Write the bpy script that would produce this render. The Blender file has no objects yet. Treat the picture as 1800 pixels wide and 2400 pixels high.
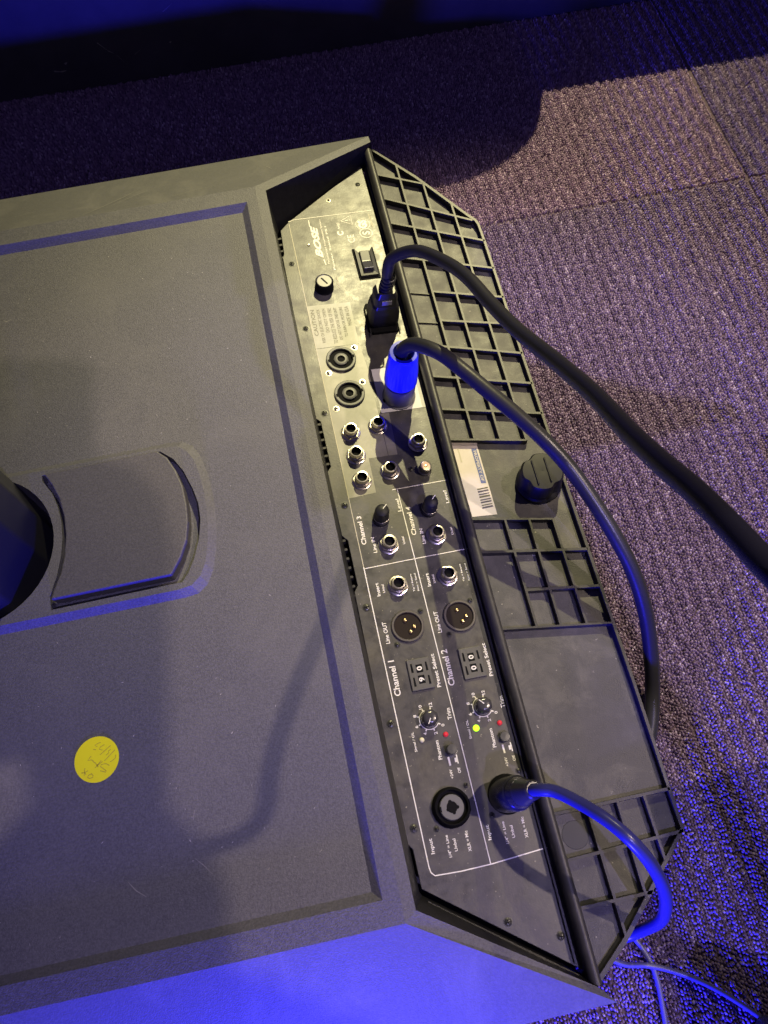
import bpy, bmesh, math, random
import numpy as np
from mathutils import Matrix, Vector
from mathutils.geometry import tessellate_polygon
random.seed(7); rng = np.random.default_rng(7)
S = bpy.context.scene
C = S.collection
MM = 0.001

# ------------------------------------------------------------------ camera
cam_d = bpy.data.cameras.new("camera"); cam = bpy.data.objects.new("camera", cam_d); C.objects.link(cam)
cam_d.sensor_fit = 'VERTICAL'; cam_d.sensor_height = 36.0; cam_d.lens = 36.0 * 1803 / 2400
cam_d.clip_start = 0.01; cam_d.clip_end = 50
_Y = Vector((-900, 4040, -1800)).normalized(); _Z = Vector((-61, 789, 1800)); _Z = (_Z - _Z.dot(_Y) * _Y).normalized(); _X = _Y.cross(_Z)
R = Matrix((_X, _Y, _Z))                       # camera axes -> world axes
cam.matrix_world = Matrix.Translation((0, 0, 0.5)) @ R.to_4x4()
S.camera = cam
# ------------------------------------------------------------------ view, world
S.view_settings.view_transform = 'Standard'; S.view_settings.look = 'None'
S.view_settings.exposure = 0.0; S.view_settings.gamma = 1.0
W = bpy.data.worlds.new("World"); S.world = W; W.use_nodes = True
W.node_tree.nodes['Background'].inputs[0].default_value = (0.30, 0.25, 0.75, 1)
W.node_tree.nodes['Background'].inputs[1].default_value = 0.15
S.cycles.max_bounces = 6; S.cycles.diffuse_bounces = 3; S.cycles.glossy_bounces = 3
S.cycles.use_denoising = True
# ------------------------------------------------------------------ stage lamps
def spot(name, loc, target, power, color, size_deg, blend, radius):
    d = bpy.data.lights.new(name, 'SPOT'); o = bpy.data.objects.new(name, d); C.objects.link(o)
    o.location = loc; d.energy = power; d.color = color; d.spot_size = math.radians(size_deg); d.spot_blend = blend; d.shadow_soft_size = radius
    o.rotation_euler = (Vector(target) - Vector(loc)).to_track_quat('-Z', 'Y').to_euler()
    return o
def from_dir(target, d, dist):
    return tuple(Vector(target) + Vector(d).normalized() * dist)
TA = (0.15, 0.57, 0.03)
spot("warm_stage_lamp", from_dir(TA, (0.34, 0.72, 1.0), 2.2), TA, 335, (1.0, 0.89, 0.46), 27, 1.0, 0.010)
TB = (0.10, 0.02, 0.03)
spot("cool_stage_lamp", from_dir(TB, (0.22, -0.47, 1.0), 2.4), TB, 105, (0.50, 0.42, 1.0), 20, 0.5, 0.012)
TC = (0.16, 0.00, 0.05)
spot("side_stage_lamp", (1.3847, 0.04, 2.0898), TC, 120, (1.0, 0.80, 0.66), 27, 0.6, 0.020)
TD = (0.02, 0.0, 0.04)
spot("blue_stage_lamp", (-0.10, -0.38, 0.082), TD, 44, (0.030, 0.025, 1.0), 100, 0.6, 0.03)

# ------------------------------------------------------------------ materials
def mat(name, col, rough=0.5, metal=0.0, var=None, vscale=60.0, bump=0.0, bscale=800.0, spec=0.5, speck=None, rvar=0.0, coat=0.0, detail=4.0, smudge=None):
    m = bpy.data.materials.new(name); m.use_nodes = True; nt = m.node_tree; N = nt.nodes; L = nt.links
    b = N['Principled BSDF']; b.inputs['Base Color'].default_value = (*col, 1); b.inputs['Roughness'].default_value = rough
    b.inputs['Metallic'].default_value = metal; b.inputs['Specular IOR Level'].default_value = spec; b.inputs['Coat Weight'].default_value = coat
    tc = N.new('ShaderNodeTexCoord'); geo = N.new('ShaderNodeNewGeometry')
    pos = geo.outputs['Position']
    cur = None
    if var is not None:
        n = N.new('ShaderNodeTexNoise'); n.inputs['Scale'].default_value = vscale; n.inputs['Detail'].default_value = detail; n.inputs['Roughness'].default_value = 0.65
        L.new(pos, n.inputs['Vector'])
        r = N.new('ShaderNodeValToRGB'); r.color_ramp.elements[0].position = 0.36; r.color_ramp.elements[1].position = 0.68
        r.color_ramp.elements[0].color = (*col, 1); r.color_ramp.elements[1].color = (*var, 1)
        L.new(n.outputs['Fac'], r.inputs['Fac']); cur = r.outputs['Color']
        if rvar:
            mr = N.new('ShaderNodeMapRange'); mr.inputs['To Min'].default_value = rough - rvar; mr.inputs['To Max'].default_value = rough + rvar
            mr.inputs['From Min'].default_value = 0.3; mr.inputs['From Max'].default_value = 0.7
            L.new(n.outputs['Fac'], mr.inputs['Value']); L.new(mr.outputs['Result'], b.inputs['Roughness'])
    if speck is not None:   # small dust specks: (colour, scale, threshold)
        scol, sscale, th = speck
        v = N.new('ShaderNodeTexNoise'); v.inputs['Scale'].default_value = sscale; v.inputs['Detail'].default_value = 2.0
        L.new(pos, v.inputs['Vector'])
        rr = N.new('ShaderNodeValToRGB'); rr.color_ramp.elements[0].position = th; rr.color_ramp.elements[1].position = th + 0.05
        L.new(v.outputs['Fac'], rr.inputs['Fac'])
        mx = N.new('ShaderNodeMix'); mx.data_type = 'RGBA'
        L.new(rr.outputs['Color'], mx.inputs[0])
        if cur: L.new(cur, mx.inputs[6])
        else: mx.inputs[6].default_value = (*col, 1)
        mx.inputs[7].default_value = (*scol, 1); cur = mx.outputs[2]
    if smudge is not None:  # broad patchy dirt: (colour, scale, amount)
        scol, sscale, am = smudge
        v = N.new('ShaderNodeTexNoise'); v.inputs['Scale'].default_value = sscale; v.inputs['Detail'].default_value = 6.0; v.inputs['Roughness'].default_value = 0.7
        v.inputs['Distortion'].default_value = 0.6
        L.new(pos, v.inputs['Vector'])
        rr = N.new('ShaderNodeValToRGB'); rr.color_ramp.elements[0].position = 0.48; rr.color_ramp.elements[1].position = 0.72
        rr.color_ramp.elements[1].color = (am, am, am, 1)
        L.new(v.outputs['Fac'], rr.inputs['Fac'])
        mx = N.new('ShaderNodeMix'); mx.data_type = 'RGBA'
        L.new(rr.outputs['Color'], mx.inputs[0])
        if cur: L.new(cur, mx.inputs[6])
        else: mx.inputs[6].default_value = (*col, 1)
        mx.inputs[7].default_value = (*scol, 1); cur = mx.outputs[2]
    if cur: L.new(cur, b.inputs['Base Color'])
    if bump:
        n2 = N.new('ShaderNodeTexNoise'); n2.inputs['Scale'].default_value = bscale; n2.inputs['Detail'].default_value = 3.0
        L.new(pos, n2.inputs['Vector'])
        bp = N.new('ShaderNodeBump'); bp.inputs['Strength'].default_value = bump; bp.inputs['Distance'].default_value = 0.0006
        L.new(n2.outputs['Fac'], bp.inputs['Height']); L.new(bp.outputs['Normal'], b.inputs['Normal'])
    return m
def glow(name, col, strength):
    m = bpy.data.materials.new(name); m.use_nodes = True; b = m.node_tree.nodes['Principled BSDF']
    b.inputs['Base Color'].default_value = (*[c * .5 for c in col], 1); b.inputs['Emission Color'].default_value = (*col, 1); b.inputs['Emission Strength'].default_value = strength
    return m
M = {}
M['shell'] = mat('textured_plastic', (.084, .083, .085), .55, var=(.138, .136, .138), vscale=800, bump=.55, bscale=1300, speck=((.34, .33, .31), 700, .76), smudge=((.17, .165, .15), 14, .35), rvar=.06)
M['side'] = mat('smooth_grey_plastic', (.10, .10, .095), .5, var=(.13, .128, .12), vscale=700, bump=.35, bscale=1300, smudge=((.24, .23, .20), 22, .35))
M['dark'] = mat('black_plastic', (.010, .010, .012), .45, var=(.018, .018, .02), vscale=200, bump=.2, bscale=900)
M['tray'] = mat('worn_black_plastic', (.048, .047, .050), .54, var=(.082, .079, .080), vscale=75, bump=.25, bscale=1500, speck=((.38, .36, .32), 420, .735), smudge=((.19, .18, .155), 38, .5), rvar=.1)
M['rib'] = mat('rib_plastic', (.030, .029, .028), .45, var=(.048, .046, .043), vscale=120, bump=.15)
M['panel'] = mat('dusty_black_panel', (.036, .035, .037), .40, var=(.064, .061, .061), vscale=110, bump=.08, bscale=900, speck=((.22, .205, .16), 620, .70), smudge=((.125, .115, .08), 34, .6), rvar=.09, spec=.5)
M['print'] = mat('white_print', (.85, .83, .76), .5)
M['printdim'] = mat('faded_print', (.50, .46, .34), .5)
M['tick'] = mat('warm_print', (.88, .84, .74), .45)
M['dimtext'] = mat('brown_print', (.11, .10, .06), .6)
M['metal'] = mat('nickel', (.62, .58, .50), .28, metal=1.0, bump=.1)
M['steel'] = mat('dull_steel', (.30, .28, .24), .35, metal=1.0)
M['screw'] = mat('black_screw', (.06, .06, .055), .35, metal=.6)
M['brass'] = mat('brass_pin', (.65, .50, .28), .3, metal=1.0)
M['hole'] = mat('socket_black', (.004, .004, .005), .75, spec=.15)
M['socketring'] = mat('grey_socket_plastic', (.12, .12, .118), .45)
M['label'] = mat('cloudy_label', (.20, .19, .16), .42, var=(.30, .285, .24), vscale=60, smudge=((.13, .13, .08), 70, .6), spec=.6)
M['white'] = mat('white_tape', (.75, .74, .72), .6, var=(.68, .67, .65), vscale=80)
M['paper'] = mat('white_label', (.68, .62, .56), .6, var=(.60, .54, .46), vscale=60)
M['bluestrip'] = mat('blue_print', (.10, .13, .32), .6)
M['thin'] = mat('pale_cable_sheath', (.10, .10, .20), .4)
M['bar'] = mat('barcode_print', (.06, .05, .08), .6)
M['yellow'] = mat('yellow_paper', (.98, .94, .005), .6, var=(.98, .90, .005), vscale=70)
M['ink'] = mat('pencil_ink', (.55, .46, .03), .6)
M['cable'] = mat('black_rubber', (.018, .018, .018), .38, bump=.1, bscale=500)
M['cable2'] = mat('grey_black_rubber', (.03, .03, .032), .33, bump=.08, bscale=500)
M['blue'] = mat('blue_plastic', (.03, .05, .85), .4)
M['greyconn'] = mat('grey_plastic', (.17, .17, .19), .4)
M['knob'] = mat('knob_plastic', (.012, .012, .014), .5, spec=.3)
M['swtop'] = mat('switch_plastic', (.05, .05, .05), .3)
M['column'] = mat('column_black', (.016, .016, .020), .36)
M['riser'] = mat('black_painted_board', (.048, .048, .055), .5, var=(.07, .07, .08), vscale=12, bump=.3, bscale=60, smudge=((.035, .035, .05), 16, .5))
M['scratch'] = mat('scratch', (.28, .27, .24), .7)
M['green'] = glow('green_led', (.45, 1.0, .02), 2.2)
M['redled'] = glow('red_led', (1.0, .04, .07), .30)
M['cream'] = mat('cream_led', (.85, .82, .55), .4)

# ------------------------------------------------------------------ helpers (millimetres in, metres out)
class MB:
    def __init__(s): s.v = []; s.f = []; s.mi = []
    def add(s, vs, fs, mi=0):
        o = len(s.v); s.v += [tuple(v) for v in vs]; s.f += [tuple(o + i for i in f) for f in fs]; s.mi += [mi] * len(fs)
    def box(s, x0, x1, y0, y1, z0, z1, mi=0):
        s.add([(x0, y0, z0), (x1, y0, z0), (x1, y1, z0), (x0, y1, z0), (x0, y0, z1), (x1, y0, z1), (x1, y1, z1), (x0, y1, z1)],
              [(0, 3, 2, 1), (4, 5, 6, 7), (0, 1, 5, 4), (1, 2, 6, 5), (2, 3, 7, 6), (3, 0, 4, 7)], mi)
    def prism(s, poly, z0, z1, top=None, mi=0):      # poly counter-clockwise; top = optional other outline at z1
        n = len(poly); t = top or poly
        zf0 = z0 if callable(z0) else (lambda p: z0); zf1 = z1 if callable(z1) else (lambda p: z1)
        s.add([(x, y, zf0((x, y))) for x, y in poly] + [(x, y, zf1((x, y))) for x, y in t],
              [tuple(range(n - 1, -1, -1)), tuple(range(n, 2 * n))] + [(i, (i + 1) % n, n + (i + 1) % n, n + i) for i in range(n)], mi)
    def fill(s, outer, holes, z, mi=0):
        loops = [[Vector((x, y, 0)) for x, y in outer]] + [[Vector((x, y, 0)) for x, y in h] for h in holes]
        tris = tessellate_polygon(loops); pts = [p for l in loops for p in l]
        vs = [(p.x, p.y, z(p) if callable(z) else z) for p in pts]; fs = []
        for a, b, c in tris:
            n = (pts[b] - pts[a]).cross(pts[c] - pts[a]).z
            if abs(n) < 1e-9: continue
            fs.append((a, b, c) if n > 0 else (a, c, b))
        s.add(vs, fs, mi)
    def band(s, A, B, closed=True, mi=0):            # A outline (x,y,z) list to B list
        n = len(A); s.add(list(A) + list(B), [(i, (i + 1) % n, n + (i + 1) % n, n + i) for i in range(n if closed else n - 1)], mi)
    def lathe(s, prof, seg=24, cx=0, cy=0, mi=0, cap=True):
        n = len(prof); vs = []
        for k in range(seg):
            a = 2 * math.pi * k / seg
            for r, z in prof: vs.append((cx + r * math.cos(a), cy + r * math.sin(a), z))
        fs = [(k * n + i, ((k + 1) % seg) * n + i, ((k + 1) % seg) * n + i + 1, k * n + i + 1) for k in range(seg) for i in range(n - 1)]
        s.add(vs, fs, mi)
        if cap: s.add([(cx + prof[-1][0] * math.cos(2 * math.pi * k / seg), cy + prof[-1][0] * math.sin(2 * math.pi * k / seg), prof[-1][1]) for k in range(seg)], [tuple(range(seg))], mi)
    def tube(s, pts, r, seg=14, mi=0, caps=True):
        P = [Vector(p) for p in pts]; n = len(P); rr = r if isinstance(r, (list, tuple)) else [r] * n
        up = Vector((.1, .2, 1)); vs = []
        for i in range(n):
            t = (P[min(i + 1, n - 1)] - P[max(i - 1, 0)]).normalized()
            a = up.cross(t).normalized() if i == 0 else (pa - t * pa.dot(t)).normalized()
            pa = a; b = t.cross(a)
            for k in range(seg):
                q = 2 * math.pi * k / seg; vs.append(P[i] + (a * math.cos(q) + b * math.sin(q)) * rr[i])
        s.add(vs, [(i * seg + k, i * seg + (k + 1) % seg, (i + 1) * seg + (k + 1) % seg, (i + 1) * seg + k) for i in range(n - 1) for k in range(seg)], mi)
        if caps: s.add(vs[:seg], [tuple(range(seg - 1, -1, -1))], mi); s.add(vs[-seg:], [tuple(range(seg))], mi)
    def mesh(s, name, mats, smooth=None):
        me = bpy.data.meshes.new(name); me.from_pydata([(x * MM, y * MM, z * MM) for x, y, z in s.v], [], s.f)
        for m in (mats if isinstance(mats, (list, tuple)) else [mats]): me.materials.append(m)
        if any(s.mi): me.polygons.foreach_set('material_index', s.mi)
        me.update()
        bm = bmesh.new(); bm.from_mesh(me); bmesh.ops.recalc_face_normals(bm, faces=bm.faces) if s_recalc else None
        if smooth is not None:
            for f in bm.faces: f.smooth = True
            for e in bm.edges:
                if len(e.link_faces) == 2 and e.calc_face_angle(0) > math.radians(smooth): e.smooth = False
        bm.to_mesh(me); bm.free()
        return me
s_recalc = False
def catmull(P, sub=8):
    P = [Vector(p) for p in P]; Q = [P[0] * 2 - P[1]] + P + [P[-1] * 2 - P[-2]]; out = []
    for i in range(1, len(Q) - 2):
        for k in range(sub):
            t = k / sub
            out.append(0.5 * ((2 * Q[i]) + (Q[i + 1] - Q[i - 1]) * t + (2 * Q[i - 1] - 5 * Q[i] + 4 * Q[i + 1] - Q[i + 2]) * t * t + (3 * Q[i] - Q[i - 1] - 3 * Q[i + 1] + Q[i + 2]) * t ** 3))
    return out + [P[-1]]
def circ(cx, cy, r, n=32, a0=0, a1=2 * math.pi, end=False):
    return [(cx + r * math.cos(a0 + (a1 - a0) * k / (n - 1 if end else n)), cy + r * math.sin(a0 + (a1 - a0) * k / (n - 1 if end else n))) for k in range(n)]
def thing(name, label, cat, loc_mm, group=None):
    o = bpy.data.objects.new(name, None); C.objects.link(o); o.location = Vector(loc_mm) * MM; o.empty_display_size = .02
    o['label'] = label; o['category'] = cat
    if group: o['group'] = group
    return o
def part(name, me, parent=None, mw=None, label=None):
    """link mesh as an object; mw = its world matrix (metres)"""
    o = bpy.data.objects.new(name, me); C.objects.link(o)
    mw = mw or Matrix.Identity(4)
    if parent: o.parent = parent; o.matrix_parent_inverse = Matrix.Identity(4); o.matrix_local = wm(parent).inverted() @ mw
    else: o.matrix_local = mw
    if label: o['label'] = label
    return o
def wm(o):
    m = o.matrix_basis.copy()
    return wm(o.parent) @ m if o.parent else m
def bevel(o, w, seg=2, ang=30):
    b = o.modifiers.new('bevel', 'BEVEL'); b.width = w * MM; b.segments = seg; b.limit_method = 'ANGLE'; b.angle_limit = math.radians(ang); b.harden_normals = False
    return o

# tilted connector panel frame
TILT = math.tan(math.radians(6)); PZ0 = 34.0
NRM = Vector((math.sin(math.radians(6)), 0, math.cos(math.radians(6))))
def pz(x): return PZ0 - TILT * x
def PM(x, y, h=0.0, rot=0.0):
    """matrix of a frame lying on the connector panel at x, y"""
    return Matrix.Translation((Vector((x, y, pz(x))) + NRM * h) * MM) @ Matrix.Rotation(math.radians(6), 4, 'Y') @ Matrix.Rotation(rot, 4, 'Z')

# ------------------------------------------------------------------ carpet floor
floor = bpy.data.objects.new('floor', None)
fb = MB(); fb.box(-1500, 1500, -1500, 1500, -20, -1.5)
floor = part('floor', fb.mesh('floor', mat('carpet_backing', (.10, .066, .09), .95))); floor['kind'] = 'structure'
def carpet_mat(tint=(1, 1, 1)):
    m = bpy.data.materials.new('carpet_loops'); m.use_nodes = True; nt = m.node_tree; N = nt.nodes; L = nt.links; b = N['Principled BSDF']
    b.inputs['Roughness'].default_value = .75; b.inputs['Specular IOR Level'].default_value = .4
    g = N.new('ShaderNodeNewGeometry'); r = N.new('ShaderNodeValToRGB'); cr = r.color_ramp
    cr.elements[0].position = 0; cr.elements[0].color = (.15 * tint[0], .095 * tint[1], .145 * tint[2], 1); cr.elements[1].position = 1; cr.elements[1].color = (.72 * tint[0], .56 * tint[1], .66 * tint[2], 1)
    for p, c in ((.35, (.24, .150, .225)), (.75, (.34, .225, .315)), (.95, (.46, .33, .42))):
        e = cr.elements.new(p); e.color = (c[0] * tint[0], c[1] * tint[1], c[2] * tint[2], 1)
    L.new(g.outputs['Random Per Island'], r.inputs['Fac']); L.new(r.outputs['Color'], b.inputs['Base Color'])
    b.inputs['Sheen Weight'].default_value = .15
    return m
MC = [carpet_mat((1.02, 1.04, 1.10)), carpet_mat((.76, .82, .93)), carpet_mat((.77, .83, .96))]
def carpet_tile(x0, x1, y0, y1, shade, turn):
    """loop-pile carpet tile: rows of small loops running along y, ribs every four rows"""
    px, py = 1.65, 2.15
    xs = np.arange(x0 + 1.0, x1 - .6, px); ys = np.arange(y0 + 1.0, y1 - .6, py)
    X, Y = np.meshgrid(xs, ys, indexing='ij'); row = np.arange(len(xs))[:, None] + 0 * Y
    Y = Y + (row % 2) * py * .5 + rng.normal(0, .4, X.shape); X = X + rng.normal(0, .3, X.shape) + .9 * np.sin(Y * .031 + turn)
    rib = np.sin(row * 2 * math.pi / 6.0 + .35 * np.sin(Y * .02)) 
    X = X.ravel(); Y = Y.ravel(); rib = rib.ravel(); n = len(X)
    # leave out loops nobody can see (under the middle of the speaker base)
    keep = ~((X > -400) & (X < 120) & (Y > -60) & (Y < 505)) & (X < 265 + (Y + 125) * .345) & (Y < 718)
    X, Y, rib = X[keep], Y[keep], rib[keep]; n = len(X)
    H = 1.0 + .95 * rib + rng.normal(0, .17, n); Lh = rng.uniform(.9, 1.4, n); Wd = rng.uniform(.62, .92, n); ang = rng.normal(0, .5, n)
    ring = np.array([[1, 0], [.5, .87], [-.5, .87], [-1, 0], [-.5, -.87], [.5, -.87]])
    V = np.zeros((n, 13, 3)); ca, sa = np.cos(ang), np.sin(ang)
    for k in range(6):
        for j, (sc, hz) in enumerate(((1.0, 0.0), (.72, .72))):
            u = ring[k, 0] * Wd * sc; v = ring[k, 1] * Lh * sc
            V[:, j * 6 + k, 0] = X + u * ca - v * sa; V[:, j * 6 + k, 1] = Y + u * sa + v * ca
            V[:, j * 6 + k, 2] = -1.6 if j == 0 else H * hz - .5 * (1 - hz)
    V[:, 12, 0] = X; V[:, 12, 1] = Y; V[:, 12, 2] = H
    T = []
    for k in range(6):
        q = (k + 1) % 6; T += [(k, q, 6 + q), (k, 6 + q, 6 + k), (6 + k, 6 + q, 12)]
    T = np.array(T); F = (T[None] + (np.arange(n) * 13)[:, None, None]).reshape(-1, 3)
    me = bpy.data.meshes.new('carpet_tile'); me.vertices.add(n * 13); me.vertices.foreach_set('co', (V * MM).astype(np.float32).ravel())
    me.loops.add(len(F) * 3); me.loops.foreach_set('vertex_index', F.ravel().astype(np.int32)); me.polygons.add(len(F))
    me.polygons.foreach_set('loop_start', np.arange(0, len(F) * 3, 3, dtype=np.int32)); me.polygons.foreach_set('loop_total', np.full(len(F), 3, dtype=np.int32))
    me.polygons.foreach_set('use_smooth', np.ones(len(F), dtype=bool)); me.materials.append(MC[shade]); me.update(calc_edges=True)
    o = part('carpet_tile', me, floor); o['kind'] = 'stuff'
    return o
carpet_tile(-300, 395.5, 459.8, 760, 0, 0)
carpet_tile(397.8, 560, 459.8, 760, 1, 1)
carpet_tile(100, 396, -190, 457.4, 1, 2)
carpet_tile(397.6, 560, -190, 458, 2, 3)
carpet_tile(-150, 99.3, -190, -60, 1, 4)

# ------------------------------------------------------------------ black riser board behind
rm = MB(); rm.box(-900, 900, 0, 500, -2, 150)
riser = part('stage_riser', rm.mesh('stage_riser', M['riser']), None, Matrix.Translation((0, .7065, 0)) @ Matrix.Rotation(math.radians(-.7), 4, 'Z'))
riser['label'] = 'black painted riser board with pale scuffs along the top of the photo'; riser['category'] = 'stage riser'
bevel(riser, 3)
# blocks added just outside the frame, on the riser and at the right, to throw the shadows on the carpet
cc = MB(); prof_ = [(-700, 151), (298, 151)] + [(228 + 70 * math.cos(a_), 197 + 70 * math.sin(a_)) for a_ in [math.radians(9 * i) for i in range(11)]] + [(-700, 267)]
cc.add([(x, 3, z) for x, z in prof_] + [(x, 330, z) for x, z in prof_], [tuple(range(len(prof_))), tuple(range(2 * len(prof_) - 1, len(prof_) - 1, -1))] + [(i, len(prof_) + i, len(prof_) + (i + 1) % len(prof_), (i + 1) % len(prof_)) for i in range(len(prof_))])
oc = part('riser_shadow_block', cc.mesh('riser_shadow_block', M['riser']), None, Matrix.Translation((0, .7065, 0)) @ Matrix.Rotation(math.radians(-.7), 4, 'Z'))
oc['label'] = 'dark round cornered block on the riser, added out of view for its shadow'; oc['category'] = 'shadow block'
fc = MB(); fc.box(352, 420, -330, 8, 0, 384)  # added upright block, keeps the side lamp off the lower right carpet
fo_ = part('side_shadow_block', fc.mesh('side_shadow_block', M['riser'])); bevel(fo_, 4); fo_['label'] = 'narrow upright black block added out of view at the right to shade the carpet'; fo_['category'] = 'flight case'
lc = MB(); lc.prism([(150, -440), (345, -440), (345, -206), (214, -141), (168, -117), (150, -135)], 0, 100)  # added low block, unseen, keeps the cool lamp off the corner carpet
lo_ = part('corner_shadow_block', lc.mesh('corner_shadow_block', M['riser'])); bevel(lo_, 4); lo_['label'] = 'low black block with a slanted end, added out of view for its shadow'; lo_['category'] = 'gear case'
ps = thing('shadow_stand', 'unseen black boom stand added to hold two flat plates that shade the lid', 'shadow stand', (330, -420, 0))  # unseen support added to carry the plates that shade the lid
b = MB(); b.tube([(330, -420, 0), (330, -420, 700)], 11); b.tube([(330, -420, 640), (290, -250, 600), (215, -60, 566)], 9); b.tube([(215, -60, 564), (200, 100, 564)], 7)
for a_ in (0, 2.1, 4.2): b.tube([(330, -420, 120), (330 + 190 * math.cos(a_), -420 + 190 * math.sin(a_), 8)], 7)
part('frame', b.mesh('frame', M['riser']), ps)
# plates added and shaped for their shadow: outline points on the stand top (z 0.058) carried back towards the side lamp to the height of the pad and desk
b = MB(); b.prism([(264, -16), (266, 11), (259, 28), (248, 43), (232, 50), (190, 55), (172, 40), (150, 10), (120, -40), (120, -78), (372, -78), (372, -72), (332, -54), (317, -46), (288, -29)][::-1], 556, 560); part('front_shadow_plate', b.mesh('front_shadow_plate', M['riser']), ps)
b = MB(); b.prism([(100, 287), (178, 285), (216, 276), (224, 270), (222, 213), (240, 202), (251, 183), (254, 156), (250, 115), (243, 45), (195, 45), (194, 66), (188, 76), (172, 76), (100, 60)][::-1], 553, 555.5); part('rear_shadow_plate', b.mesh('rear_shadow_plate', M['riser']), ps)
def scuff(pts, w, parent, ymat):
    m = MB()
    for (x0, z0), (x1, z1) in zip(pts[:-1], pts[1:]):
        dx, dz = x1 - x0, z1 - z0; l = math.hypot(dx, dz); nx, nz = -dz / l * w / 2, dx / l * w / 2
        m.add([(x0 + nx, -.15, z0 + nz), (x0 - nx, -.15, z0 - nz), (x1 - nx * .3, -.15, z1 - nz * .3), (x1 + nx * .3, -.15, z1 + nz * .3)], [(0, 1, 2, 3)])
    part('scuff', m.mesh('scuff', M['scratch']), parent, wm(parent))
scuff([(-135, 42), (-128, 33), (-124, 30)], .9, riser, 0)
scuff([(-122, 28), (-116, 18)], .35, riser, 0)
scuff([(-106, 26), (-99, 30)], .35, riser, 0)
scuff([(-182, 22), (-176, 20.5), (-171, 21)], 1.6, riser, 0)
scuff([(-170, 27), (-167.5, 28.5)], 2.2, riser, 0)
scuff([(-72, 32), (-70, 32.6)], 1.6, riser, 0)
scuff([(-70, 60), (-60, 66)], .3, riser, 0)

# ------------------------------------------------------------------ the speaker base
base = thing('power_stand', 'wide grey and black loudspeaker stand on the carpet with a panel full of sockets', 'loudspeaker stand', (0, 200, 0))
def P_(name, mb, m, mw=None, smooth=None, label=None, parent=None):
    return part(name, mb.mesh(name, m, smooth), parent or base, mw, label)
T = 62.0
ridgeU, ridgeL = (-17.7, 479.7), (-9.6, -33.2); recU, recL = (-10.0, 474.6), (-3.2, -28.4)
finU, finUi, finL, finLi = (81.5, 537.5), (82.2, 531.5), (88.0, -90.5), (80.6, -82.5)
XL = -460
stU, stL = 465.3, -20.6           # step lines of the sunken top
sxU, sxL = -25.6, -18.8
well_c, well_r = (-230.0, 219.0), 50.5
Dz, Iz = 61.2, 57.8
# shell: top frame, step, sunken floor
sh = MB()
stepO = [(XL + 26, stU - 0.0), (XL + 26, stL), (sxL, stL), (sxU, stU)]
stepI = [(XL + 32, stU - 5.6), (XL + 32, stL + 4.6), (sxL - 5.0, stL + 4.6), (sxU - 5.0, stU - 5.6)]
sh.fill([(XL, ridgeU[1]), (XL, ridgeL[1]), ridgeL, ridgeU], [stepO], T)
sh.band([(x, y, T) for x, y in stepO], [(x, y, Iz) for x, y in stepI])
def Dshape(off):
    cx, cy = -230, 218; r = 151 - off; top = 271.5 - off; bot = 162.8 + off
    a1 = math.asin((top - 14 - cy) / r) ; a0 = math.asin((bot + 14 - cy) / r)
    arc = circ(cx, cy, r, 22, a0, a1, True)
    rc = lambda c, s, e, n=6: circ(c[0], c[1], 15, n, s, e, True)
    x1 = arc[-1][0]; x0 = arc[0][0]
    pts = [(XL + 60, bot)] + [(x0 - 18, bot), (x0 - 10, bot + 1.2), (x0 - 4, bot + 6)] + arc + [(x1 - 4, top - 6), (x1 - 10, top - 1.2), (x1 - 18, top)] + [(XL + 60, top)]
    return pts
Do, Di = Dshape(0), Dshape(4.6)
pocket = [(-182.6, 170.8), (-103.4, 171.8)] + [(-99, 177), (-94.5, 186.0), (-90.4, 198), (-88.2, 210.8), (-88.4, 222), (-90.8, 233.1), (-95.5, 247), (-101, 257), (-109.0, 264.4), (-150, 264.0), (-186.0, 263.2), (-186, 259.5), (-180, 249.5), (-176.8, 240), (-174.6, 228), (-174.2, 216.8), (-175.6, 204), (-178.4, 192.0), (-183, 179.5)]
plate = [(-181.6, 176.6), (-109.0, 177.0), (-102.5, 187), (-97.8, 197.8), (-95.6, 210), (-95.3, 222), (-96.4, 235), (-99.8, 247.5), (-104.6, 258), (-110.8, 264.2), (-150, 263.8), (-184.0, 263.0), (-179, 254), (-174.6, 243), (-172.0, 230), (-171.4, 216.8), (-172.6, 204), (-175.4, 192.0), (-180, 182)]
wellp = circ(*well_c, well_r, 48)
sh.fill(stepI[::-1] if False else stepI, [Do], Iz)
sh.band([(x, y, Iz) for x, y in Do], [(x, y, Dz) for x, y in Di])
sh.fill(Di, [pocket, wellp], Dz)
sh.band([(x, y, Dz) for x, y in pocket], [(x, y, Dz - 8.5) for x, y in pocket]); sh.fill(pocket, [], Dz - 8.5)
sh.band([(x, y, Dz) for x, y in wellp], [(x, y, 8) for x, y in wellp]); sh.fill(wellp, [], 8)
# sloping sides and fins, mi 1
FZ = 40.0
def strip(A, B, mi=0): sh.band(A, B, False, mi)
strip([(XL, ridgeU[1], T), (*ridgeU, T)], [(XL, finU[1], FZ), (*finU, FZ)], 1)
strip([(XL, finU[1], FZ), (*finU, FZ)], [(XL, finU[1], 14), (*finU, 14)], 1)
strip([(XL, ridgeL[1], T), (*ridgeL, T)], [(XL, finL[1], FZ), (*finL, FZ)], 1)
strip([(XL, finL[1], FZ), (*finL, FZ)], [(XL, finL[1], 14), (*finL, 14)], 1)
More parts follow.
